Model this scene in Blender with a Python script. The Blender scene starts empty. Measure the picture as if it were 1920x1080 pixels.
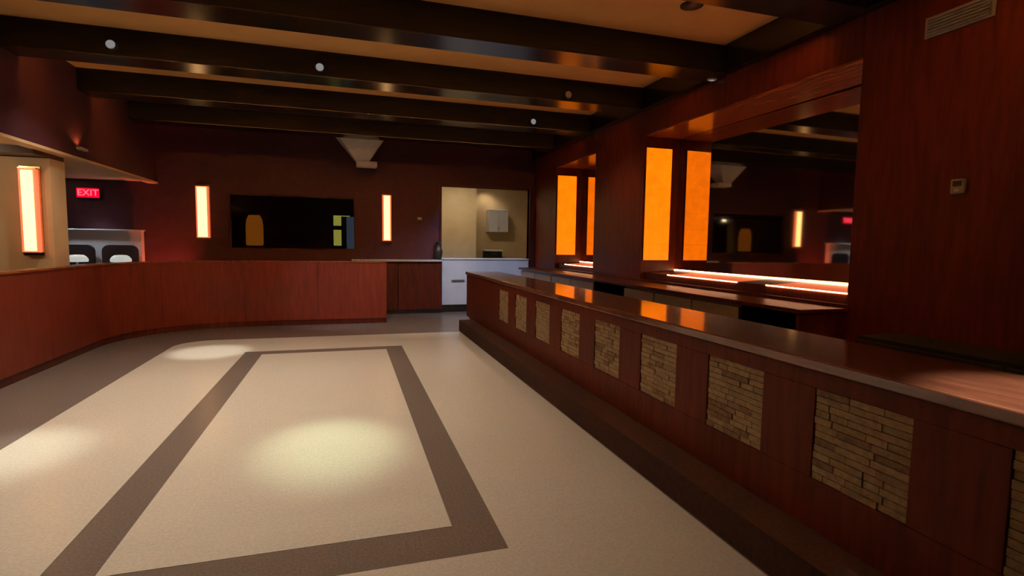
import bpy, bmesh, math, random
from mathutils import Vector, Matrix
random.seed(7)
C = bpy.context.scene.collection
SC = bpy.context.scene

# ------------------------------------------------------------------ camera
cam_d = bpy.data.cameras.new('camera')
cam_d.sensor_width = 36.0
cam_d.lens = 1000.0 / 1920.0 * 36.0
cam_d.clip_start = 0.05
cam_d.clip_end = 100
cam = bpy.data.objects.new('camera', cam_d)
C.objects.link(cam)
H = 1.62
def camvec(u, v): return Vector((u - 960.0, -(v - 540.0), -1000.0))
Yv = camvec(650, 453).normalized()
Xv = camvec(4180, 505)
Xv = (Xv - Yv * Xv.dot(Yv)).normalized()
Zv = Yv.cross(Xv) * -1.0
cam.matrix_world = Matrix(((Xv.x, Xv.y, Xv.z, 0), (Yv.x, Yv.y, Yv.z, 0), (Zv.x, Zv.y, Zv.z, H), (0, 0, 0, 1)))
SC.camera = cam

# ------------------------------------------------------------------ world, exposure
w = bpy.data.worlds.new('world')
w.use_nodes = True
w.node_tree.nodes['Background'].inputs[0].default_value = (0.010, 0.008, 0.010, 1)
w.node_tree.nodes['Background'].inputs[1].default_value = 0.3
SC.world = w
vs = SC.view_settings
vs.view_transform = 'Standard'
vs.look = 'None'
vs.gamma = 1.0
vs.exposure = 0.0
vs.use_curve_mapping = False

# lamp powers (W), used by the lamp builders below
P_FILL = 62.0
P_SPOT = 620.0
P_KITCHEN = 22.0
P_SOFFIT = 45.0
COL_WARM = (1.0, 0.88, 0.74)
COL_COOL = (0.80, 0.93, 1.0)

def add_light(name, kind, loc, target, power, color, parent=None, size=0.08, spot=100, blend=0.6, sizey=None):
    d = bpy.data.lights.new(name, kind)
    d.energy = power
    d.color = color
    if kind == 'SPOT':
        d.spot_size = math.radians(spot)
        d.spot_blend = blend
        d.shadow_soft_size = size
    elif kind == 'AREA':
        d.size = size
        if sizey:
            d.shape = 'RECTANGLE'
            d.size_y = sizey
    else:
        d.shadow_soft_size = size
    o = bpy.data.objects.new(name, d)
    C.objects.link(o)
    q = (Vector(target) - Vector(loc)).to_track_quat('-Z', 'Y').to_euler()
    o.rotation_euler = q
    if parent is not None:
        o.parent = parent
        o.location = Vector(loc) - ROOT[parent.name]
    else:
        o.location = loc
    return o

# ------------------------------------------------------------------ materials
def new_mat(name):
    m = bpy.data.materials.new(name)
    m.use_nodes = True
    nt = m.node_tree
    b = nt.nodes['Principled BSDF']
    return m, nt, b

def noise_mat(name, c1, c2, scale=(1, 1, 1), nscale=6.0, detail=4.0, rough=0.4, spec=0.5, bump=0.0, lo=0.35, hi=0.65, coat=0.0, metal=0.0, coords='pos'):
    m, nt, b = new_mat(name)
    geo = nt.nodes.new('ShaderNodeNewGeometry')
    mp = nt.nodes.new('ShaderNodeMapping')
    mp.inputs['Scale'].default_value = scale
    n = nt.nodes.new('ShaderNodeTexNoise')
    n.inputs['Scale'].default_value = nscale
    n.inputs['Detail'].default_value = detail
    r = nt.nodes.new('ShaderNodeValToRGB')
    r.color_ramp.elements[0].position = lo
    r.color_ramp.elements[1].position = hi
    r.color_ramp.elements[0].color = (*c1, 1)
    r.color_ramp.elements[1].color = (*c2, 1)
    L = nt.links.new
    L(geo.outputs['Position'], mp.inputs['Vector'])
    L(mp.outputs['Vector'], n.inputs['Vector'])
    L(n.outputs['Fac'], r.inputs['Fac'])
    L(r.outputs['Color'], b.inputs['Base Color'])
    b.inputs['Roughness'].default_value = rough
    b.inputs['Specular IOR Level'].default_value = spec
    b.inputs['Metallic'].default_value = metal
    if coat:
        b.inputs['Coat Weight'].default_value = coat
        b.inputs['Coat Roughness'].default_value = 0.12
    if bump:
        bp = nt.nodes.new('ShaderNodeBump')
        bp.inputs['Strength'].default_value = bump
        bp.inputs['Distance'].default_value = 0.01
        L(n.outputs['Fac'], bp.inputs['Height'])
        L(bp.outputs['Normal'], b.inputs['Normal'])
    return m

def glow_mat(name, col, strength, c2=None, nscale=5.0, base=(0.3, 0.2, 0.1)):
    m, nt, b = new_mat(name)
    b.inputs['Base Color'].default_value = (*base, 1)
    b.inputs['Roughness'].default_value = 0.35
    b.inputs['Emission Strength'].default_value = strength
    if c2 is None:
        c2 = tuple(x * 0.94 for x in col)
    geo = nt.nodes.new('ShaderNodeNewGeometry')
    n = nt.nodes.new('ShaderNodeTexNoise')
    n.inputs['Scale'].default_value = nscale
    n.inputs['Detail'].default_value = 5
    n.inputs['Distortion'].default_value = 0.8
    r = nt.nodes.new('ShaderNodeValToRGB')
    r.color_ramp.elements[0].position = 0.35
    r.color_ramp.elements[1].position = 0.68
    r.color_ramp.elements[0].color = (*c2, 1)
    r.color_ramp.elements[1].color = (*col, 1)
    nt.links.new(geo.outputs['Position'], n.inputs['Vector'])
    nt.links.new(n.outputs['Fac'], r.inputs['Fac'])
    nt.links.new(r.outputs['Color'], b.inputs['Emission Color'])
    return m

M = {}
M['mahogany'] = noise_mat('mahogany', (0.086, 0.012, 0.005), (0.142, 0.021, 0.008), (6, 6, 0.7), 4.0, 6, 0.36, 0.35)
M['mahogany_lit'] = noise_mat('mahogany_lit', (0.175, 0.030, 0.015), (0.225, 0.040, 0.019), (6, 6, 0.7), 4.0, 6, 0.36, 0.4)  # half wall mahogany, colour lightened to stand in for light falling on it
M['bar_wood'] = noise_mat('bar_wood', (0.080, 0.014, 0.005), (0.125, 0.023, 0.008), (6, 6, 0.7), 4.0, 6, 0.45, 0.18)
M['mahogany_dark'] = noise_mat('mahogany_dark', (0.055, 0.010, 0.005), (0.10, 0.018, 0.008), (6, 6, 0.7), 4.0, 6, 0.36, 0.45)
M['mahogany_long'] = noise_mat('mahogany_long', (0.22, 0.055, 0.018), (0.40, 0.115, 0.034), (7, 0.7, 7), 4.0, 6, 0.22, 0.5, coat=0.4)
M['bar_top'] = noise_mat('bar_top', (0.15, 0.055, 0.030), (0.24, 0.095, 0.052), (5, 0.6, 5), 5.0, 6, 0.13, 0.55, coat=0.55)
M['burgundy_paint'] = noise_mat('burgundy_paint', (0.068, 0.021, 0.030), (0.080, 0.025, 0.036), (1, 1, 1), 8, 3, 0.55, 0.3)
M['beam_black'] = noise_mat('beam_black', (0.007, 0.0045, 0.003), (0.012, 0.008, 0.005), (0.6, 6, 6), 4, 5, 0.20, 0.6)
M['beam_matte'] = noise_mat('beam_matte', (0.009, 0.005, 0.003), (0.016, 0.009, 0.005), (0.6, 6, 6), 4, 5, 0.6, 0.15)
M['ceiling_cream'] = noise_mat('ceiling_cream', (0.68, 0.36, 0.12), (0.73, 0.40, 0.135), (1, 1, 1), 3, 3, 0.7, 0.3)
M['soffit_beige'] = noise_mat('soffit_beige', (0.74, 0.50, 0.27), (0.80, 0.54, 0.29), (1, 1, 1), 3, 3, 0.65, 0.3)
M['terrazzo_cream'] = noise_mat('terrazzo_cream', (0.55, 0.49, 0.39), (0.63, 0.57, 0.46), (1, 1, 1), 60, 3, 0.27, 0.28)
M['terrazzo_brown'] = noise_mat('terrazzo_brown', (0.150, 0.118, 0.098), (0.195, 0.155, 0.130), (1, 1, 1), 70, 3, 0.27, 0.32)
M['carpet_dark'] = noise_mat('carpet_dark', (0.035, 0.018, 0.014), (0.05, 0.026, 0.02), (1, 1, 1), 40, 3, 0.9, 0.1)
M['kitchen_wall'] = noise_mat('kitchen_wall', (0.55, 0.42, 0.24), (0.60, 0.46, 0.27), (1, 1, 1), 4, 3, 0.6, 0.3)
M['white_laminate'] = noise_mat('white_laminate', (0.68, 0.68, 0.70), (0.74, 0.74, 0.76), (1, 1, 1), 3, 2, 0.35, 0.4)
M['white_plaster'] = noise_mat('white_plaster', (0.70, 0.66, 0.60), (0.76, 0.72, 0.66), (1, 1, 1), 9, 3, 0.6, 0.3)
M['stone_cap'] = noise_mat('stone_cap', (0.40, 0.36, 0.31), (0.52, 0.47, 0.41), (1, 1, 1), 30, 4, 0.25, 0.5)
M['stone_a'] = noise_mat('stone_a', (0.30, 0.205, 0.10), (0.42, 0.30, 0.155), (2, 8, 8), 5, 5, 0.75, 0.3, bump=0.3)
M['stone_b'] = noise_mat('stone_b', (0.24, 0.165, 0.085), (0.36, 0.255, 0.13), (2, 8, 8), 5, 5, 0.75, 0.3, bump=0.3)
M['stone_c'] = noise_mat('stone_c', (0.17, 0.105, 0.055), (0.26, 0.165, 0.085), (2, 8, 8), 5, 5, 0.75, 0.3, bump=0.3)
M['steel'] = noise_mat('steel', (0.44, 0.41, 0.37), (0.52, 0.48, 0.43), (1, 8, 1), 12, 3, 0.42, 0.5, metal=0.25)
M['black'] = noise_mat('black', (0.008, 0.008, 0.009), (0.013, 0.013, 0.014), (1, 1, 1), 20, 2, 0.5, 0.3)
M['dark_plastic'] = noise_mat('dark_plastic', (0.025, 0.022, 0.022), (0.035, 0.03, 0.03), (1, 1, 1), 20, 2, 0.45, 0.4)
M['dark_cloth'] = noise_mat('dark_cloth', (0.035, 0.024, 0.028), (0.05, 0.036, 0.04), (1, 1, 1), 40, 2, 0.85, 0.2)
M['grey_metal'] = noise_mat('grey_metal', (0.34, 0.31, 0.28), (0.40, 0.37, 0.33), (1, 1, 1), 20, 2, 0.45, 0.4)
M['brass'] = noise_mat('brass', (0.55, 0.36, 0.13), (0.62, 0.42, 0.17), (1, 1, 1), 20, 2, 0.25, 0.5, metal=1.0)
M['sconce_core'] = glow_mat('sconce_core', (1.0, 0.58, 0.20), 3.0, base=(0.9, 0.8, 0.6))
M['sconce_side'] = glow_mat('sconce_side', (1.0, 0.20, 0.08), 0.8, base=(0.8, 0.3, 0.2))
M['amber_onyx'] = glow_mat('amber_onyx', (1.0, 0.190, 0.0010), 1.40, (0.80, 0.145, 0.0007), 6.0, base=(0.5, 0.2, 0.03))
M['led'] = glow_mat('led', (1.0, 0.48, 0.24), 17.0)
M['lit_shelf'] = glow_mat('lit_shelf', (0.85, 0.130, 0.040), 0.78, base=(0.3, 0.08, 0.04))
M['exit_red'] = glow_mat('exit_red', (1.0, 0.0, 0.035), 0.95, base=(0.4, 0.0, 0.02))
M['exit_letter'] = glow_mat('exit_letter', (1.0, 0.16, 0.22), 1.3, base=(0.8, 0.2, 0.2))
M['lamp_warm'] = glow_mat('lamp_warm', (1.0, 0.80, 0.55), 5.0)
M['cove_fill'] = glow_mat('cove_fill', (1.0, 0.68, 0.32), 640.0)  # glow of the strips added behind the beams
M['lamp_cool'] = glow_mat('lamp_cool', (0.55, 0.72, 0.80), 0.28)
M['shade_white'] = glow_mat('shade_white', (0.75, 0.82, 0.78), 0.55, base=(0.8, 0.8, 0.78))
M['lamp_amber'] = glow_mat('lamp_amber', (0.40, 0.115, 0.010), 0.62, base=(0.3, 0.12, 0.03))
M['pane_green'] = glow_mat('pane_green', (0.62, 0.60, 0.11), 0.75, base=(0.3, 0.3, 0.1))
M['pane_blue'] = glow_mat('pane_blue', (0.055, 0.085, 0.14), 0.8, base=(0.1, 0.15, 0.2))
def mirror_mat():
    m, nt, b = new_mat('mirror_glass')
    b.inputs['Base Color'].default_value = (0.62, 0.56, 0.48, 1)
    b.inputs['Metallic'].default_value = 1.0
    b.inputs['Roughness'].default_value = 0.03
    return m
M['mirror'] = mirror_mat()
def glass_mat():
    m, nt, b = new_mat('tinted_glass')
    out = nt.nodes['Material Output']
    tr = nt.nodes.new('ShaderNodeBsdfTransparent')
    tr.inputs[0].default_value = (0.72, 0.70, 0.66, 1)
    gl = nt.nodes.new('ShaderNodeBsdfGlossy')
    gl.inputs['Roughness'].default_value = 0.04
    mx = nt.nodes.new('ShaderNodeMixShader')
    mx.inputs[0].default_value = 0.06
    nt.links.new(tr.outputs[0], mx.inputs[1])
    nt.links.new(gl.outputs[0], mx.inputs[2])
    nt.links.new(mx.outputs[0], out.inputs['Surface'])
    return m
M['glass'] = glass_mat()

# ------------------------------------------------------------------ mesh helpers
ROOT = {}

class MB:
    def __init__(s): s.bm = bmesh.new()
    def box(s, x0, x1, y0, y1, z0, z1, bevel=0.0):
        r = bmesh.ops.create_cube(s.bm, size=1.0)
        vv = r['verts']
        for v in vv:
            v.co = Vector(((x0 + x1) / 2 + v.co.x * (x1 - x0), (y0 + y1) / 2 + v.co.y * (y1 - y0), (z0 + z1) / 2 + v.co.z * (z1 - z0)))
        if bevel:
            es = set(e for v in vv for e in v.link_edges)
            bmesh.ops.bevel(s.bm, geom=list(es), offset=bevel, segments=2, affect='EDGES', profile=0.5)
        return s
    def prism(s, pts, z0, z1):
        lo = [s.bm.verts.new((x, y, z0)) for x, y in pts]
        hi = [s.bm.verts.new((x, y, z1)) for x, y in pts]
        n = len(pts)
        s.bm.faces.new(lo[::-1]); s.bm.faces.new(hi)
        for i in range(n):
            s.bm.faces.new((lo[i], lo[(i + 1) % n], hi[(i + 1) % n], hi[i]))
        return s
    def lathe(s, prof, cx, cy, n=24, axis='Z', base=(0, 0, 0)):
        # prof: list of (radius, height); axis direction from base
        rings = []
        for r, h in prof:
            ring = []
            for i in range(n):
                a = 2 * math.pi * i / n
                ca, sa = math.cos(a) * r, math.sin(a) * r
                if axis == 'Z': p = (cx + ca, cy + sa, h)
                elif axis == 'Y': p = (base[0] + ca, base[1] + h, base[2] + sa)
                else: p = (base[0] + h, base[1] + ca, base[2] + sa)
                ring.append(s.bm.verts.new(p))
            rings.append(ring)
        for a, b in zip(rings, rings[1:]):
            for i in range(n):
                s.bm.faces.new((a[i], a[(i + 1) % n], b[(i + 1) % n], b[i]))
        s.bm.faces.new(rings[0][::-1]); s.bm.faces.new(rings[-1])
        return s
    def frustum(s, lo, hi):
        # lo, hi: (x0,x1,y0,y1,z)
        def ring(r): return [s.bm.verts.new(p) for p in ((r[0], r[2], r[4]), (r[1], r[2], r[4]), (r[1], r[3], r[4]), (r[0], r[3], r[4]))]
        a, b = ring(lo), ring(hi)
        s.bm.faces.new(a[::-1]); s.bm.faces.new(b)
        for i in range(4): s.bm.faces.new((a[i], a[(i + 1) % 4], b[(i + 1) % 4], b[i]))
        return s
    def build(s, name, mat, parent=None, smooth=False):
        off = Vector((0, 0, 0))
        if parent is not None: off = ROOT[parent.name]
        bmesh.ops.recalc_face_normals(s.bm, faces=s.bm.faces[:])
        for v in s.bm.verts: v.co -= off
        me = bpy.data.meshes.new(name)
        s.bm.to_mesh(me); s.bm.free()
        me.materials.append(M[mat] if isinstance(mat, str) else mat)
        if smooth:
            for p in me.polygons: p.use_smooth = True
            me.set_sharp_from_angle(angle=math.radians(40))
        o = bpy.data.objects.new(name, me)
        C.objects.link(o)
        if parent is not None:
            o.parent = parent
        ROOT[o.name] = off
        return o

def box(*a, **k): return MB().box(*a, **k)

def tag(o, label, cat, group=None):
    o['label'] = label; o['category'] = cat
    if group: o['group'] = group
    return o

def thing(name, label, cat, loc, group=None):
    o = bpy.data.objects.new(name, None)
    o.empty_display_size = 0.1
    C.objects.link(o)
    o.location = loc
    ROOT[o.name] = Vector(loc)
    return tag(o, label, cat, group)

def struct(o, label=None):
    o['kind'] = 'structure'
    if label: o['label'] = label
    return o

HC, HB = 4.0, 3.69       # bay ceiling, beam undersides
XL, XR, XW, XM = -3.6, 4.3, 4.4, 5.03
YB = 12.4

# ------------------------------------------------------------------ floor
fl = struct(box(-7.2, 5.2, -4, YB, -0.12, 0.0).build('floor', 'terrazzo_brown'), 'polished brown floor border around the cream dance floor')
def rounded(x0, x1, y0, y1, r, corners):
    pts = []
    for i, (cx, cy, a0) in enumerate(((x1, y1, 0), (x0, y1, 90), (x0, y0, 180), (x1, y0, 270))):
        rr = r if i in corners else 0
        if rr == 0: pts.append((cx, cy)); continue
        ox = cx - rr if cx == x1 else cx + rr
        oy = cy - rr if cy == y1 else cy + rr
        for k in range(9):
            a = math.radians(a0 + 90 * k / 8)
            pts.append((ox + rr * math.cos(a), oy + rr * math.sin(a)))
    return pts
# cream ring = back strip, left strip, right strip, front strip; then the inner rectangle
zt = 0.003
ring = MB()
FX0, FX1, FY0, FY1 = -2.53, 1.97, -3.0, 9.55
SX0, SX1, SY0, SY1 = -1.42, 0.81, 2.60, 8.44
pts = rounded(FX0, FX1, SY1, FY1, 0.5, (1,))
ring.prism(pts, 0, zt)
ring.box(FX0, SX0, SY0, SY1, 0, zt).box(SX1, FX1, SY0, SY1, 0, zt).box(FX0, FX1, FY0, SY0, 0, zt)
ring.build('cream_field', 'terrazzo_cream', fl)
box(SX0 + .25, SX1 - .25, SY0 + .30, SY1 - .24, 0, zt).build('cream_rectangle', 'terrazzo_cream', fl)

# ------------------------------------------------------------------ ceiling and beams
ce = struct(box(-7.2, 5.2, -4, YB, HC, HC + .12).build('ceiling', 'ceiling_cream'), 'cream ceiling bays between dark transverse beams')
for k in range(-2, 5):
    y0 = 5.5 + 1.835 * (k - 1) + 0.0
    bm_ = box(XL, XR, y0, y0 + .40, HB + .006, HC).build('beam', 'beam_matte', ce)
    box(XL, XR, y0 + .004, y0 + .396, HB, HB + .006).build('soffit_board', 'beam_black', bm_)
for k in range(-2, 4):  # added glow strips, unseen behind the beams, to brighten the ceiling bays
    y0 = 5.5 + 1.835 * (k - 1) + .40
    box(XL + .15, XR - .15, y0, y0 + .05, 3.76, 3.79).box(XL + .15, XR - .15, y0 + .044, y0 + .05, 3.79, 3.84).build('fill_channel', 'beam_black', ce)
    box(XL + .16, XR - .16, y0 + .008, y0 + .042, 3.79, 3.796).build('light_strip', 'cove_fill', ce)
box(XR, XM + .1, -4, YB, HB, HC).build('crown_beam', 'beam_black', ce)
# low ceiling over the left seating area
so = struct(MB().box(-7.2, XL - .08, -4, YB, 2.75, 2.87).build('ceiling_left', 'soffit_beige'), 'low beige ceiling over the left side of the room')
box(XL - .08, XL, -4, YB, 2.75, HC).build('fascia', 'burgundy_paint', so)
box(XL - .16, XL + .012, -4, YB, 2.715, 2.75).build('edge_strip', 'soffit_beige', so)
box(-7.2, -3.73, 8.25, 9.0, 2.66, 2.75).build('header_beam', 'mahogany_dark', so)

# ------------------------------------------------------------------ walls
# back wall with a window opening and a service doorway
WX0, WX1, WZ0, WZ1 = -2.35, 0.20, 1.42, 2.60
DX0, DX1, DZ1 = 2.11, 4.26, 2.93
b = MB()
b.box(-7.2, WX0, YB, YB + .15, 0, HC).box(WX0, WX1, YB, YB + .15, 0, WZ0).box(WX0, WX1, YB, YB + .15, WZ1, HC)
b.box(WX1, DX0, YB, YB + .15, 0, HC).box(DX0, DX1, YB, YB + .15, DZ1, HC).box(DX1, 5.2, YB, YB + .15, 0, HC)
wb = struct(b.build('wall_back', 'burgundy_paint'), 'dark burgundy back wall with sconces, window and service doorway')
# wall behind the camera, left outer wall
struct(box(-7.2, 5.2, -4.15, -4, 0, HC).build('wall_front', 'burgundy_paint'))
struct(box(-7.35, -7.2, -4, YB, 0, HC).build('wall_left', 'burgundy_paint'))

# right wall: piers, headers and dado around two mirrored niches
HZ = 3.32
N1, N2 = (3.76, 7.40), (9.10, 11.03)
SILL = 1.0
b = MB()
b.box(XW + .02, XM + .1, -4, N1[0], 0, HB).box(XW + .02, XM + .1, N1[1], N2[0], 0, HB).box(XW + .02, XM + .1, N2[1], YB, 0, HB)
for a, c in (N1, N2):
    b.box(XW + .02, XM + .1, a, c, HZ, HB).box(XW + .02, XM + .1, a, c, 0, SILL).box(XM + .07, XM + .12, a, c, SILL, HZ)
wr = struct(b.build('wall_right', 'mahogany'), 'dark mahogany wall behind the bar with two mirrored niches')
def wood_panels(y0, y1, n, z0, z1, parent, x=XW, th=.02, mat='mahogany', gap=.008):
    s = (y1 - y0) / n
    for i in range(n):
        MB().box(x, x + th, y0 + i * s + (gap / 2 if i else 0), y0 + (i + 1) * s - (gap / 2 if i < n - 1 else 0), z0, z1, bevel=.003).build('wood_panel', mat, parent)
wood_panels(-.4, N1[0], 3, 0, HB, wr, mat='mahogany')
wood_panels(N1[1], N2[0], 1, 0, HB, wr)
wood_panels(N2[1], YB, 1, 0, HB, wr)
wood_panels(N1[0], N1[1], 2, HZ, HB, wr, mat='mahogany')
wood_panels(N2[0], N2[1], 1, HZ, HB, wr)
for a, c in (N1, N2):
    MB().box(XW + .0, XM, a, c, HZ - .02, HZ).build('niche_soffit', 'mahogany_long', wr)

# wainscot + ledge on the back wall beside the doorway
t = thing('wainscot', 'low dark mahogany wainscot with a grey ledge between half wall and doorway', 'wainscot', (1.3, 12.3, 0))
for i in range(2):
    x0 = .10 + i * 1.0
    MB().box(x0 + .004, x0 + .996, 12.24, 12.398, .09, 1.19, bevel=.004).build('wood_panel', 'mahogany_dark', t)
box(.10, 2.10, 12.25, 12.398, 0, .09).build('base', 'black', t)
MB().box(.10, 2.105, 12.19, 12.398, 1.19, 1.235, bevel=.006).build('ledge', 'stone_cap', t)

# ------------------------------------------------------------------ half wall (straight run, quarter curve, left run)
hw = thing('half_wall', 'long curved mahogany half wall bordering the dance floor', 'half wall', (-3.0, 10.6, 0))
HWX, HWY, HR, HT = -3.53, 10.94, 1.7, .16
path = []      # (x, y, outward normal) along inner face, from right end to near left
def hw_pt(s):
    L1 = 0.755 - (HWX + HR)
    L2 = HR * math.pi / 2
    if s <= L1: return (0.755 - s, HWY, 0, 1)
    if s <= L1 + L2:
        a = math.pi / 2 + (s - L1) / HR
        return (HWX + HR + HR * math.cos(a), HWY - HR + HR * math.sin(a), math.cos(a), math.sin(a))
    return (HWX, HWY - HR - (s - L1 - L2), -1, 0)
L1 = 0.755 - (HWX + HR); L2 = HR * math.pi / 2
def hw_strip(s0, s1, o0, o1, z0, z1, step=.12):
    n = max(1, int((s1 - s0) / step + .999))
    inn, out = [], []
    for i in range(n + 1):
        x, y, nx, ny = hw_pt(s0 + (s1 - s0) * i / n)
        inn.append((x + nx * o0, y + ny * o0)); out.append((x + nx * o1, y + ny * o1))
    return MB().prism(inn + out[::-1], z0, z1)
cuts = [0, L1 / 2, L1, L1 + L2 / 2, L1 + L2, L1 + L2 + 1.25, L1 + L2 + 2.5, L1 + L2 + 3.75, L1 + L2 + 5, L1 + L2 + 6.25]
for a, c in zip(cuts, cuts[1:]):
    hw_strip(a + (.003 if a else 0), c - .003, 0, .02, .10, 1.215).build('wood_panel', 'mahogany_lit', hw)
hw_strip(0, cuts[-1], .02, HT, 0, 1.215).build('core', 'mahogany_dark', hw)
hw_strip(0, cuts[-1], .012, .02, 0, .10).build('toe_kick', 'mahogany_dark', hw)
hw_strip(0, cuts[-1], -.012, HT + .012, 1.215, 1.238).build('cap', 'mahogany_long', hw)

# ------------------------------------------------------------------ bar
BY0, BY1 = -1.2, 10.2
bar = thing('bar_counter', 'long mahogany bar with stone inset panels and a glossy top', 'bar', (2.5, 5.0, 0))
box(2.30, 2.80, BY0, BY1, 0.0, 1.015).build('carcass', 'bar_wood', bar)
MB().box(2.215, 2.885, BY0, BY1 + .04, 1.015, 1.07, bevel=.008).build('bar_top', 'bar_top', bar)
MB().box(2.235, 2.30, BY0, BY1, .925, 1.012, bevel=.003).build('top_rail', 'bar_wood', bar)
MB().box(2.235, 2.30, BY0, BY1, .20, .46, bevel=.003).build('bottom_rail', 'bar_wood', bar)
box(1.985, 2.30, BY0, BY1 - .5, 0, .20).build('foot_step', 'carpet_dark', bar)
PC = [0.978 + .832 * k for k in range(9)]
PW = .485
edges = [BY0] + [e for c in PC for e in (c - PW / 2, c + PW / 2)] + [BY1]
for a, c in zip(edges[0::2], edges[1::2]):
    MB().box(2.236, 2.30, a, c, .46, .925, bevel=.003).build('stile', 'bar_wood', bar)
unit = bpy.data.meshes.new('stone_strip')
bmu = bmesh.new(); bmesh.ops.create_cube(bmu, size=1.0)
bmesh.ops.bevel(bmu, geom=bmu.edges[:], offset=.03, segments=1, affect='EDGES'); bmu.to_mesh(unit); bmu.free()
units = []
for k in ('stone_a', 'stone_b', 'stone_c'):
    u = unit.copy(); u.materials.append(M[k]); units.append(u)
ROWS = 13
for k, pc in enumerate(PC):
    pn = box(2.264, 2.2995, pc - PW / 2, pc + PW / 2, .46, .925).build('inset_panel', 'stone_c', bar)
    rh = .465 / ROWS
    stuff = {}
    for r in range(ROWS):
        y = pc - PW / 2
        z = .46 + (r + .5) * rh
        while y < pc + PW / 2 - .01:
            l = random.uniform(.075, .185)
            if y + l > pc + PW / 2 - .05: l = pc + PW / 2 - y
            th = random.uniform(.014, .024)
            ui = random.choices((0, 1, 2), (5, 4, 2))[0]
            co = (2.264 - th / 2, y + l / 2, z); sc = (th, l - .004, rh - .0035)
            if 1 <= k <= 5:
                o = bpy.data.objects.new('stone_strip', units[ui])
                C.objects.link(o); o.parent = pn
                o.location = Vector(co) - ROOT[pn.name]; o.scale = sc
            else:
                mbx = stuff.setdefault('all', MB())
                mbx.box(co[0] - sc[0] / 2, co[0] + sc[0] / 2, co[1] - sc[1] / 2, co[1] + sc[1] / 2, co[2] - sc[2] / 2, co[2] + sc[2] / 2)
            y += l
    for mbx in stuff.values():
        so_ = mbx.build('stone_strips', 'stone_b', pn); so_['kind'] = 'stuff'

# ------------------------------------------------------------------ back bar: mirrors, lit shelves, amber panels, counter, coolers
for i, (a, c) in enumerate((N1, N2)):
    where = ('near', 'far')[i]
    sk = .0158 * (c - a)
    o = MB().prism([(XM - .012 + sk, a + .01), (XM + sk, a + .01), (XM, c - .01), (XM - .012, c - .01)], 1.26, HZ - .025).build('bar_mirror', 'mirror')
    tag(o, ('large bar mirror in the near niche, reflecting sconces and exit sign', 'smaller bar mirror in the far niche next to the back wall')[i], 'mirror')
    ly1 = (6.75, 10.6)[i]
    sh = thing('lit_shelf', ('long red-lit liquor shelf under the near bar mirror', 'short red-lit liquor shelf under the far bar mirror')[i], 'shelf', (4.7, (a + c) / 2, SILL + .001), 'lit liquor shelves')
    box(4.47, XM - .014, a + .01, c - .01, SILL + .001, 1.19).build('riser', 'mahogany_dark', sh)
    g0 = a + .03
    segs = ((g0, 4.83), (5.30, ly1)) if i == 0 else ((g0, ly1),)
    def slope(y0, y1, za, zb, th):
        m = MB()
        q = [(4.47, za - th), (4.47, za), (XM - .014, zb), (XM - .014, za - th)]
        lo = [m.bm.verts.new((x, y0, z)) for x, z in q]; hi = [m.bm.verts.new((x, y1, z)) for x, z in q]
        m.bm.faces.new(lo); m.bm.faces.new(hi[::-1])
        for n_ in range(4): m.bm.faces.new((lo[n_], hi[n_], hi[(n_ + 1) % 4], lo[(n_ + 1) % 4]))
        return m
    for y0, y1 in segs:
        slope(y0, y1, 1.205, 1.242, .014).build('glow_top', 'lit_shelf', sh)
        box(4.458, 4.47, y0, y1, 1.199, 1.209).build('light_strip', 'led', sh)
    if i == 0: slope(4.831, 5.299, 1.207, 1.243, .016).build('dark_divider', 'mahogany_dark', sh)
    slope(ly1 + .001, c - .01, 1.207, 1.243, .016).build('dark_end', 'mahogany_dark', sh)
    box(XM - .034, XM - .016, g0, c - .02, 1.245, 1.257).build('light_strip', 'led', sh)
    for j, (y, sgn) in enumerate(((c, -1),)):
        lab = (('tall amber backlit panel on the far end of the near niche', 'tall amber backlit panel on the near end of the near niche'),
               ('tall amber backlit panel in the far niche beside the back wall', 'amber backlit panel on the near end of the far niche'))[i][j]
        ap = thing('amber_wall_light', lab, 'wall lamp', (4.65, y, 1.4), 'amber backlit niche panels')
        y0, y1 = sorted((y, y + sgn * .02))
        box(4.425, 4.88, y0, y1, 1.395, 3.14).build('frame', 'mahogany_dark', ap)
        y0, y1 = sorted((y + sgn * .02, y + sgn * .035))
        for q in range(7):
            z0 = 1.40 + q * 1.73 / 7
            box(4.432, 4.873, y0, y1, z0 + .001, z0 + 1.73 / 7 - .001).build('pane', 'amber_onyx', ap)

bc = thing('back_counter', 'dark wooden worktop along the wall behind the bar', 'counter', (4.1, 7.2, 0))
MB().box(3.84, XW - .002, 3.74, 11.9, 1.035, 1.075, bevel=.006).build('worktop', 'mahogany_dark', bc)
box(XW - .03, XW - .002, 3.74, 11.9, 1.075, 1.11).build('upstand', 'mahogany_dark', bc)
MB().box(3.86, XW - .002, 3.755, 3.795, 0, 1.033, bevel=.003).build('end_panel', 'bar_wood', bc)

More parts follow.
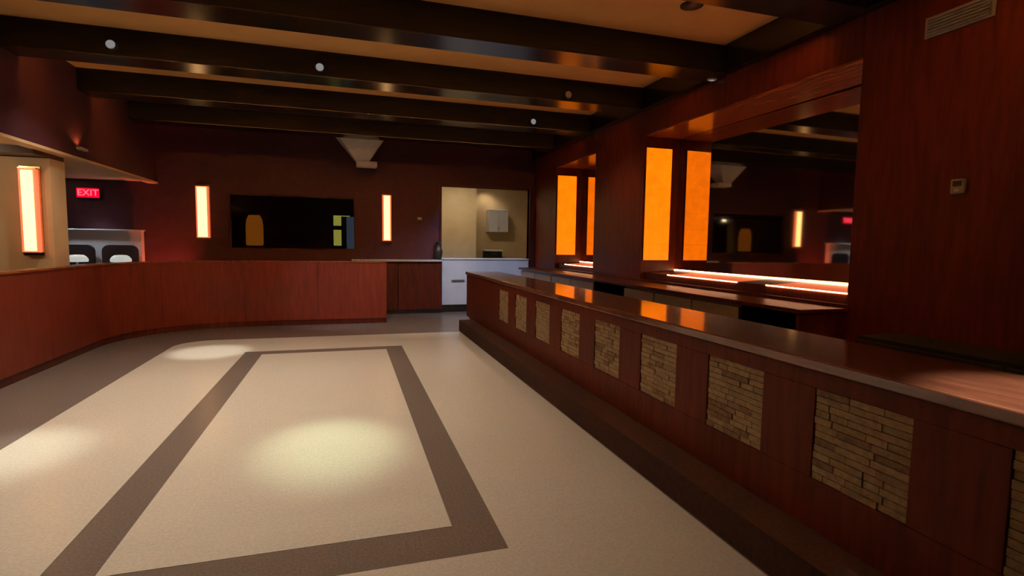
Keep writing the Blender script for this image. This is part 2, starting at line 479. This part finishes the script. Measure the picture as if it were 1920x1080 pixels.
def cooler(y0, y1, nd, mat, label, grp=None, top=1.033):
    t = thing('bottle_cooler', label, 'cooler', (4.1, (y0 + y1) / 2, 0), grp)
    box(3.92, XW - .004, y0 + .004, y1 - .004, .08, top).build('body', 'black' if mat == 'black' else 'steel', t)
    box(3.96, XW - .02, y0 + .02, y1 - .02, 0, .08).build('plinth', 'black', t)
    s = (y1 - y0) / nd
    for i in range(nd):
        d = MB().box(3.885, 3.92, y0 + i * s + .012, y0 + (i + 1) * s - .012, .12, top - .03, bevel=.005).build('door', mat, t)
        MB().box(3.86, 3.885, y0 + i * s + .05, y0 + i * s + .075, .55, .85, bevel=.004).build('handle', 'grey_metal' if mat != 'black' else 'dark_plastic', d)
    return t
cooler(4.55, 6.98, 3, 'steel', 'three-door stainless cooler beneath the worktop below the near niche', 'units under the worktop')
cooler(8.0, 9.9, 2, 'steel', 'two-door stainless cooler under the worktop by the wide pier', 'units under the worktop')
cooler(9.92, 11.85, 2, 'steel', 'two-door stainless cooler under the worktop nearest the back wall', 'units under the worktop')
cooler(1.2, 3.24, 2, 'black', 'low black back-bar cooler against the bare mahogany wall at right', None, top=.93)
# black knee-hole units (open dark fronts)
def open_bay(y0, y1, label):
    t = thing('open_cabinet', label, 'cabinet', (4.1, (y0 + y1) / 2, 0), 'open black units under the worktop')
    for ya in (y0, y1 - .02): box(3.90, XW - .004, ya + .003, ya + .017, .0, 1.033).build('side', 'black', t)
    box(XW - .03, XW - .004, y0 + .017, y1 - .017, .0, 1.033).build('back', 'black', t)
    box(3.92, XW - .03, y0 + .017, y1 - .017, .45, .47).build('shelf', 'black', t)
    box(3.92, XW - .03, y0 + .017, y1 - .017, .06, .08).build('bottom', 'black', t)
open_bay(3.80, 4.55, 'open black unit at the near end of the worktop beside the stainless cooler')
open_bay(6.98, 8.0, 'open black unit under the worktop in front of the wide pier')

# wall fittings on the near right wall
g = thing('wall_vent', 'grey slatted air vent high on the right mahogany wall', 'vent', (XW, 2.98, 3.30))
box(XW - .012, XW - .001, 2.74, 3.22, 3.28, 3.44).build('frame', 'grey_metal', g)
for i in range(6):
    MB().box(XW - .030, XW - .012, 2.76, 3.20, 3.295 + i * .0235, 3.307 + i * .0235, bevel=.002).build('slat', 'grey_metal', g)
g = thing('wall_control', 'small grey control box on the right mahogany wall', 'control box', (XW, 2.88, 2.05))
MB().box(XW - .03, XW - .001, 2.83, 2.93, 2.045, 2.155, bevel=.006).build('case', 'grey_metal', g)
MB().box(XW - .036, XW - .03, 2.85, 2.91, 2.10, 2.14, bevel=.002).build('display', 'dark_plastic', g)
MB().box(XW - .038, XW - .03, 2.865, 2.895, 2.06, 2.08, bevel=.002).build('button', 'white_laminate', g)

# ------------------------------------------------------------------ sconces
def sconce(x, y, z0, z1, w, label):
    s = thing('wall_sconce', label, 'wall lamp', (x, y, (z0 + z1) / 2), 'glowing vertical wall sconces')
    MB().box(x - w / 2 - .02, x + w / 2 + .02, y - .015, y - .001, z0 - .04, z1 + .04, bevel=.003).build('back_plate', 'brass', s)
    MB().box(x - w / 2, x + w / 2, y - .085, y - .015, z0, z1, bevel=.004).build('shade', 'sconce_side', s)
    MB().box(x - w / 2 + .03, x + w / 2 - .03, y - .095, y - .085, z0 + .02, z1 - .02, bevel=.003).build('diffuser', 'sconce_core', s)
    for za, zb in ((z0 - .012, z0), (z1, z1 + .012)):
        box(x - w / 2, x + w / 2, y - .09, y - .015, za, zb).build('end_cap', 'brass', s)
    return s
sconce(-2.80, YB, 1.655, 2.70, .23, 'glowing sconce on the back wall, left of the dark window')
sconce(0.867, YB, 1.65, 2.67, .19, 'glowing sconce on the back wall, between dark window and doorway')

# pier with the left sconce
pier = thing('beige_pier', 'wide beige pier behind the half wall at far left', 'pier', (-5.4, 8.9, 0))
MB().box(-7.18, -3.72, 8.6, 9.0, .10, 2.655, bevel=.004).build('shaft', 'soffit_beige', pier)
box(-7.18, -3.71, 8.59, 9.01, 0, .10).build('plinth', 'mahogany_dark', pier)
sconce(-3.935, 8.6, 1.42, 2.50, .19, 'glowing sconce on the beige pier at far left')

# ------------------------------------------------------------------ exit sign
ex = thing('exit_sign', 'small red lit EXIT sign under the low ceiling at left', 'sign', (-4.75, YB, 2.38))
MB().box(-4.95, -4.55, YB - .06, YB - .001, 2.38, 2.585, bevel=.005).build('housing', 'dark_plastic', ex)
box(-4.935, -4.565, YB - .066, YB - .06, 2.393, 2.572).build('face', 'exit_red', ex)
fc = bpy.data.curves.new('letters', 'FONT')
fc.body = 'EXIT'; fc.size = .17; fc.align_x = 'CENTER'; fc.align_y = 'CENTER'; fc.extrude = .002
tmp = bpy.data.objects.new('letters_tmp', fc); C.objects.link(tmp)
dg = bpy.context.evaluated_depsgraph_get()
me = bpy.data.meshes.new_from_object(tmp.evaluated_get(dg))
bpy.data.objects.remove(tmp)
me.materials.clear(); me.materials.append(M['exit_letter'])
lt = bpy.data.objects.new('letters', me); C.objects.link(lt)
lt.parent = ex
lt.rotation_euler = (math.pi / 2, 0, 0)
lt.location = Vector((-4.75, YB - .069, 2.482)) - ROOT[ex.name]

# ------------------------------------------------------------------ white panel with two lamps at left
wp = thing('white_partition', 'low white partition with two dark rounded recesses at left', 'partition', (-4.6, 12.1, 0))
def arch_slab(x0, x1, z0, z1, r, ya, yb):
    pts = [(x0, z0), (x1, z0)]
    for k in range(7):
        a = math.radians(90 * k / 6); pts.append((x1 - r + r * math.cos(a), z1 - r + r * math.sin(a)))
    for k in range(7):
        a = math.radians(90 + 90 * k / 6); pts.append((x0 + r + r * math.cos(a), z1 - r + r * math.sin(a)))
    m = MB()
    lo = [m.bm.verts.new((x, ya, z)) for x, z in pts]; hi = [m.bm.verts.new((x, yb, z)) for x, z in pts]
    n = len(pts)
    m.bm.faces.new(lo); m.bm.faces.new(hi[::-1])
    for i in range(n): m.bm.faces.new((lo[i], hi[i], hi[(i + 1) % n], lo[(i + 1) % n]))
    return m
MB().box(-5.5, -3.82, 12.1, 12.25, 0, 1.765, bevel=.004).build('panel', 'white_laminate', wp)
MB().box(-5.52, -3.80, 12.05, 12.27, 1.765, 1.79, bevel=.004).build('cap', 'white_laminate', wp)
def tub_chair(x, label):
    t = thing('tub_chair', label, 'chair', (x, 11.8, 0), 'dark tub chairs before the white partition')
    arch_slab(x - .29, x + .29, .30, 1.49, .12, 11.98, 12.06).build('backrest', 'dark_cloth', t, True)
    MB().box(x - .27, x + .27, 11.50, 11.98, .42, .54, bevel=.03).build('seat', 'dark_cloth', t)
    for sx in (-1, 1):
        for yy in (11.53, 11.93):
            MB().box(x + sx * .235 - .02, x + sx * .235 + .02, yy - .02, yy + .02, 0, .42).build('leg', 'mahogany_dark', t)
tub_chair(-4.86, 'left dark high-back chair against the white partition')
tub_chair(-4.15, 'right dark high-back chair against the white partition')
def table_lamp(x, label, mat):
    p = thing('side_table', label.replace('white domed lamp on', 'dark') , 'table', (x, 11.3, 0), 'small dark tables before the white partition')
    p['label'] = label[1]
    MB().lathe([(.22, 1.0), (.23, 1.01), (.23, 1.03), (.22, 1.04)], x, 11.3).build('table_top', 'mahogany_dark', p, True)
    MB().lathe([(.03, .03), (.03, 1.0)], x, 11.3, 12).build('post', 'black', p, True)
    MB().lathe([(.17, 0), (.17, .02), (.03, .03)], x, 11.3).build('foot', 'black', p, True)
    l = thing('table_lamp', label[0], 'lamp', (x, 11.3, 1.04), 'white domed table lamps')
    MB().lathe([(.06, 1.041), (.06, 1.05), (.018, 1.06), (.018, 1.2)], x, 11.3, 16).build('stem', 'grey_metal', l, True)
    MB().lathe([(.155, 1.195), (.162, 1.215), (.158, 1.25), (.125, 1.295), (.09, 1.315), (.03, 1.32)], x, 11.3, 24).build('lamp_shade', mat, l, True)
class _L(tuple):
    def replace(s, a, b): return s[1]
table_lamp(-4.56, _L(('left white domed lamp above the half wall near the pier', 'small dark round table under the left domed lamp')), 'shade_white')
table_lamp(-3.90, _L(('right white domed lamp above the half wall by the red wall', 'small dark round table under the right domed lamp')), 'shade_white')

# ------------------------------------------------------------------ room behind the dark window
wn = struct(MB().box(WX0, WX0 + .04, YB + .03, YB + .10, WZ0, WZ1).box(WX1 - .04, WX1, YB + .03, YB + .10, WZ0, WZ1)
            .box(WX0 + .04, WX1 - .04, YB + .03, YB + .10, WZ0, WZ0 + .04).box(WX0 + .04, WX1 - .04, YB + .03, YB + .10, WZ1 - .04, WZ1)
            .build('window_1', 'mahogany_dark'), 'dark tinted interior window in the back wall')
box(WX0 + .04, WX1 - .04, YB + .06, YB + .068, WZ0 + .04, WZ1 - .04).build('pane', 'glass', wn)
b = MB().box(-3.3, 1.4, 14.4, 14.5, 0, 3.2).box(-3.4, -3.3, YB + .15, 14.5, 0, 3.2).box(1.4, 1.5, YB + .15, 14.5, 0, 3.2)
struct(b.build('wall_lounge', 'burgundy_paint'))
struct(box(-3.4, 1.5, YB + .15, 14.5, -.12, 0).build('floor_lounge', 'carpet_dark'))
struct(box(-3.4, 1.5, YB + .15, 14.5, 3.2, 3.3).build('ceiling_lounge', 'carpet_dark'))
al = thing('amber_floor_lamp', 'dim amber lamp seen through the left of the dark window', 'lamp', (-2.03, 13.6, 0))
MB().lathe([(.16, 0), (.16, .02), (.03, .04)], -2.03, 13.6).build('base', 'black', al, True)
MB().lathe([(.025, .03), (.025, 1.5)], -2.03, 13.6, 10).build('pole', 'black', al, True)
MB().lathe([(.17, 1.5), (.185, 1.54), (.185, 1.95), (.165, 2.10), (.12, 2.19)], -2.03, 13.6, 24).build('lamp_shade', 'lamp_amber', al, True)
MB().lathe([(.12, 2.19), (.14, 2.20), (.14, 2.22), (.10, 2.24)], -2.03, 13.6, 24).build('cap', 'stone_cap', al, True)
gd = thing('glazed_door', 'door with yellow-green lit panes seen through the dark window', 'door', (-.05, 13.7, 0))
MB().box(-.34, -.30, 13.66, 13.70, 0, 2.27).box(-.12, -.085, 13.66, 13.70, 0, 2.27).box(-.30, -.12, 13.66, 13.70, 1.40, 1.52).box(-.30, -.12, 13.66, 13.70, 1.90, 2.0).build('frame', 'black', gd)
box(-.30, -.12, 13.67, 13.69, 1.52, 1.90).build('pane', 'pane_green', gd)
box(-.30, -.12, 13.67, 13.69, 2.0, 2.235).build('pane', 'pane_green', gd)
box(-.30, .08, 13.655, 13.66, 2.225, 2.245).build('light_strip', 'pane_green', gd)
box(-.085, .20, 13.66, 13.70, 2.245, 2.27).box(.18, .24, 13.66, 13.70, 0, 2.245).build('outer_frame', 'black', gd)
box(.0, .18, 13.67, 13.69, 1.44, 2.22).build('side_pane', 'pane_blue', gd)

# ------------------------------------------------------------------ service doorway and kitchen
dr = struct(MB().box(DX0 - .05, DX0, YB - .02, YB + .17, .0, DZ1 + .05).box(DX1, DX1 + .05, YB - .02, YB + .17, 0, DZ1 + .05)
            .box(DX0, DX1, YB - .02, YB + .17, DZ1, DZ1 + .05).build('door_1', 'mahogany_dark'), 'dark frame of the bright service doorway')
sp = thing('service_counter', 'pale blue-white service counter across the bright doorway', 'counter', (3.2, 12.45, 0))
MB().box(DX0 + .004, DX1 - .004, YB - .01, YB + .04, .17, 1.235, bevel=.003).build('front_panel', 'white_laminate', sp)
box(DX0 + .004, DX1 - .004, YB + .005, YB + .14, 0, .17).build('toe_kick', 'black', sp)
MB().box(DX0 + .004, DX1 - .004, YB - .03, YB + .30, 1.235, 1.265, bevel=.004).build('counter_top', 'white_laminate', sp)
MB().box(2.35, 2.66, YB - .055, YB - .025, .745, .775, bevel=.01).build('pull_handle', 'grey_metal', sp)
for xx in (2.38, 2.63): box(xx - .012, xx + .012, YB - .027, YB - .009, .75, .77).build('handle_post', 'grey_metal', sp)
vz = thing('dark_vase', 'small dark vase on the grey ledge at the doorway jamb', 'vase', (2.02, 12.29, 1.236))
MB().lathe([(.06, 1.236), (.075, 1.27), (.095, 1.36), (.10, 1.43), (.075, 1.50), (.045, 1.55), (.05, 1.60), (.065, 1.62)], 2.02, 12.29, 24).build('body', 'dark_plastic', vz, True)
MB().lathe([(.065, 1.62), (.07, 1.625), (.07, 1.635), (.06, 1.64)], 2.02, 12.29, 24).build('rim', 'black', vz, True)
KY = 15.6
b = MB().box(1.2, 7.0, KY, KY + .1, 0, 3.4).box(1.55, 1.65, YB + .15, KY, 0, 3.4).box(5.3, 5.4, YB + .15, KY, 0, 3.4).box(1.65, 3.41, 14.4, KY, 0, 3.4)
kw = struct(b.build('wall_kitchen', 'kitchen_wall'), 'beige kitchen walls beyond the doorway')
struct(box(1.2, 7.0, YB + .15, KY, -.12, 0).build('floor_kitchen', 'terrazzo_brown'))
struct(box(1.2, 7.0, YB + .15, KY, 3.4, 3.5).build('ceiling_kitchen', 'white_plaster'))
kc = thing('wall_cabinet', 'white wall cabinet in the kitchen beyond the doorway', 'cabinet', (4.3, 15.4, 1.96))
MB().box(3.995, 4.57, 15.22, KY - .001, 1.965, 2.62, bevel=.004).build('body', 'white_laminate', kc)
for i in range(2):
    x0 = 3.998 + i * .2865
    d = MB().box(x0, x0 + .283, 15.20, 15.22, 1.97, 2.615, bevel=.003).build('door', 'white_laminate', kc)
    MB().box(x0 + (.25 if i == 0 else .02), x0 + (.262 if i == 0 else .032), 15.18, 15.20, 2.0, 2.12, bevel=.003).build('handle', 'grey_metal', d)
kb = thing('kitchen_counter', 'kitchen base counter under the white wall cabinet', 'counter', (4.3, 15.3, 0))
MB().box(3.45, 5.28, 15.05, KY - .002, 0, .90).build('base', 'white_laminate', kb)
MB().box(3.43, 5.29, 15.0, KY - .002, .90, .94, bevel=.005).build('worktop', 'stone_cap', kb)
ap = thing('coffee_maker', 'black kitchen appliance with a white lid on the counter', 'appliance', (4.15, 15.3, .94))
MB().box(3.86, 4.38, 15.14, 15.45, .941, 1.40, bevel=.02).build('body', 'black', ap)
MB().box(3.84, 4.40, 15.12, 15.47, 1.40, 1.445, bevel=.008).build('lid', 'white_laminate', ap)
MB().box(4.02, 4.22, 15.125, 15.14, 1.28, 1.36, bevel=.003).build('control_panel', 'dark_plastic', ap)
def downlight(x, y, z, label, power, col, target=None, spot=95, cat='ceiling light', grp=None, r=.075):
    t = thing('downlight', label, cat, (x, y, z), grp)
    MB().lathe([(r, z - .002), (r + .02, z - .004), (r + .022, z - .010), (r, z - .012)], x, y, 24).build('trim_ring', 'grey_metal', t, True)
    MB().lathe([(r - .005, z - .014), (r - .004, z - .0125)], x, y, 24).build('lens', 'lamp_warm', t, True)
    add_light('lamp', 'SPOT', (x, y, z - .05), target or (x, y, 0), power, col, t, size=.06, spot=spot, blend=.7)
    return t
downlight(3.95, 15.25, 3.4, 'recessed downlight above the white kitchen cabinet', P_KITCHEN, (1.0, .80, .58), spot=120)
kl = thing('ceiling_lamp', 'flat kitchen ceiling lamp beyond the doorway', 'ceiling light', (2.9, 13.3, 3.4))
MB().box(2.4, 3.4, 13.15, 13.45, 3.34, 3.399, bevel=.01).build('housing', 'white_laminate', kl)
box(2.43, 3.37, 13.18, 13.42, 3.332, 3.34).build('diffuser', 'lamp_warm', kl)
add_light('lamp', 'AREA', (2.9, 13.3, 3.32), (2.9, 13.3, 0), P_KITCHEN, (1.0, .84, .62), kl, size=.9, sizey=.22)

# ------------------------------------------------------------------ ceiling fittings
# added downlights, unseen in the bays, to brighten dance floor and bar aisle
n = 0
for (x, y, p, lab) in (
    (-1.9, 2.35, 1.3, 'added fill downlight in the nearest ceiling bay, left'), (-.3, 2.35, 1.0, 'added fill downlight in the nearest ceiling bay, right'),
    (-2.4, 4.22, 3.0, 'added fill downlight in the second ceiling bay, left'), (-.5, 4.22, 1.7, 'added fill downlight in the second ceiling bay, right'),
    (-2.3, 6.05, 2.9, 'added fill downlight in the third ceiling bay, left'), (-.45, 6.05, 2.3, 'added fill downlight in the third ceiling bay, right'),
    (-2.6, 7.88, 1.8, 'added fill downlight in the fourth ceiling bay, left'), (.6, 7.88, 1.7, 'added fill downlight in the fourth ceiling bay, right'),
    (3.4, 7.88, 1.1, 'added fill downlight in the fourth ceiling bay over the bar aisle'), (3.4, 6.05, .3, 'added fill downlight in the third ceiling bay over the bar aisle')):
    downlight(x, y, HC, lab, P_FILL * p, COL_WARM, spot=104, grp='added fill downlights in the bays')

def spot_fixture(x, y, z, target, label, power, col, spot=60, lit=True):
    t = thing('spotlight', label, 'spotlight', (x, y, z), 'small spotlights on the beams')
    MB().box(x - .05, x + .05, y - .015, y - .001, z - .03, z + .05, bevel=.004).build('bracket', 'black', t)
    MB().lathe([(.035, 0), (.05, -.03), (.05, -.075)], 0, 0, 20, 'Y', (x, y - .015, z)).build('housing', 'black', t, True)
    MB().lathe([(.043, -.0755), (.047, -.078), (.03, -.08)], 0, 0, 20, 'Y', (x, y - .015, z)).build('lens', 'lamp_cool' if lit else 'grey_metal', t, True)
    if power:
        d = (Vector(target) - Vector((x, y - .14, z)))
        add_light('lamp', 'SPOT', (x, y - .14, z), target, power, col, t, size=.10, spot=spot, blend=1.0)
    return t
spot_fixture(-2.507, 7.335, 3.785, (-2.45, 4.8, 0), 'leftmost pale spotlight on the ceiling beam', P_SPOT * 1.1, (.88, 1.0, .93), 17)
spot_fixture(-.298, 7.335, 3.776, (-.14, 4.35, 0), 'pale spotlight on the ceiling beam above the middle of the dance floor', P_SPOT * 1.3, (.78, 1.0, .70), 17)
spot_fixture(3.167, 9.17, 3.776, (3.15, 12.4, .8), 'pale spotlight on the farther beam near the bar end', 0, COL_COOL, 50)
spot_fixture(3.05, 7.335, 3.76, (3.0, 6.0, 0), 'unlit spotlight on the beam over the bar', 0, COL_COOL, lit=False)
downlight(-1.86, 8.0, HC, 'narrow recessed spot in the fourth ceiling bay', P_SPOT * .75, (1.0, 1.0, .96), target=(-1.9, 8.55, 0), spot=18)

ff = thing('ceiling_funnel', 'white funnel-shaped fixture hanging from the ceiling before the back wall', 'ceiling fixture', (.3, 11.9, 4.0))
MB().frustum((.20, .46, 11.75, 12.0, 3.30), (-.32, .90, 11.45, 12.35, 3.998)).build('funnel', 'white_plaster', ff)
MB().box(.21, .63, 11.72, 12.03, 3.20, 3.30, bevel=.006).build('foot_plate', 'white_plaster', ff)
cs = thing('ceiling_speaker', 'small dark round speaker in the cream bay at upper right', 'speaker', (3.15, 4.95, HC))
MB().lathe([(.11, HC - .001), (.11, HC - .012), (.095, HC - .018)], 3.28, 4.72, 24).build('rim', 'black', cs, True)
MB().lathe([(.09, HC - .0185), (.085, HC - .022), (.03, HC - .026)], 3.28, 4.72, 24).build('grille', 'dark_plastic', cs, True)
bl = thing('beam_end_lamp', 'tiny pale lamp where the near beam meets the right wall', 'lamp', (4.30, 5.7, HB))
MB().lathe([(.06, HB - .001), (.06, HB - .012), (.04, HB - .02)], 4.33, 5.75, 20).build('rim', 'grey_metal', bl, True)
MB().lathe([(.035, HB - .0205), (.03, HB - .024)], 4.33, 5.75, 20).build('lens', 'lamp_cool', bl, True)
th = thing('wall_thermostat', 'tiny pale thermostat on the back wall between sconce and doorway', 'thermostat', (1.6, YB, 2.15))
MB().box(1.55, 1.66, YB - .025, YB - .001, 2.14, 2.20, bevel=.005).build('case', 'grey_metal', th)
MB().box(1.565, 1.62, YB - .028, YB - .025, 2.155, 2.19, bevel=.001).build('display', 'white_laminate', th)
# small wall washer on the left fascia
wf = thing('fascia_washer', 'small lamp washing the dark fascia above the low left ceiling', 'wall lamp', (XL, 9.1, 2.87))
MB().box(XL + .001, XL + .02, 9.02, 9.18, 2.83, 2.87, bevel=.003).build('bracket', 'black', wf)
MB().box(XL + .02, XL + .09, 9.0, 9.2, 2.84, 2.88, bevel=.008).build('housing', 'stone_cap', wf)
add_light('lamp', 'SPOT', (XL + .07, 9.1, 2.90), (XL, 9.05, 3.15), 3.5, (1.0, .33, .08), wf, size=.02, spot=120)

downlight(2.55, 1.15, HC, 'recessed downlight above the near end of the bar', 900, (1.0, .82, .68), spot=23)
downlight(2.9, 9.85, HC, 'added cool fill light above the far end of the bar', 270, (.34, .60, 1.0), target=(2.9, 12.4, .95), spot=52)  # unseen lamp added to give the service counter its cool light
downlight(.1, 7.95, HC, 'added cool fill spot in the fourth ceiling bay facing the half wall', 230, (.74, .76, 1.0), target=(-.15, 10.94, .75), spot=32)  # unseen lamp added to lift the middle of the half wall
downlight(1.5, 9.85, HC, 'added fill downlight in the fifth ceiling bay above the passage to the doorway', 170, (1.0, .92, .85), target=(1.6, 11.3, 0), spot=70)  # unseen lamp added to brighten the floor before the doorway
# low ceiling downlights at left
downlight(-5.08, 11.85, 2.75, 'slim recessed light in the low left ceiling before the exit sign', P_SOFFIT * 2.2, (.74, .86, 1.0), target=(-4.25, 11.95, .9), spot=62, r=.15)
downlight(-4.9, 7.0, 2.75, 'added fill light in the low left ceiling in front of the pier', P_SOFFIT * .62, (1.0, .80, .55), target=(-4.5, 8.6, 1.5), spot=120)  # unseen lamp added to brighten the beige pier
downlight(-5.3, 4.5, 2.75, 'recessed light in the low left ceiling nearest the camera', P_SOFFIT * .6, COL_WARM, spot=130)

ru = thing('red_fill_lamp', 'small added red fill lamp on the floor behind the half wall', 'floor lamp', (-3.3, 11.9, 0))  # unseen lamp added to make the red glow on the back wall
MB().lathe([(.08, .001), (.08, .03), (.06, .05), (.06, .20), (.05, .21)], -3.3, 11.9, 20).build('housing', 'black', ru, True)
add_light('lamp', 'SPOT', (-3.3, 11.9, .25), (-3.45, 12.4, 1.30), 150, (1.0, .16, .07), ru, size=.04, spot=66, blend=.9)
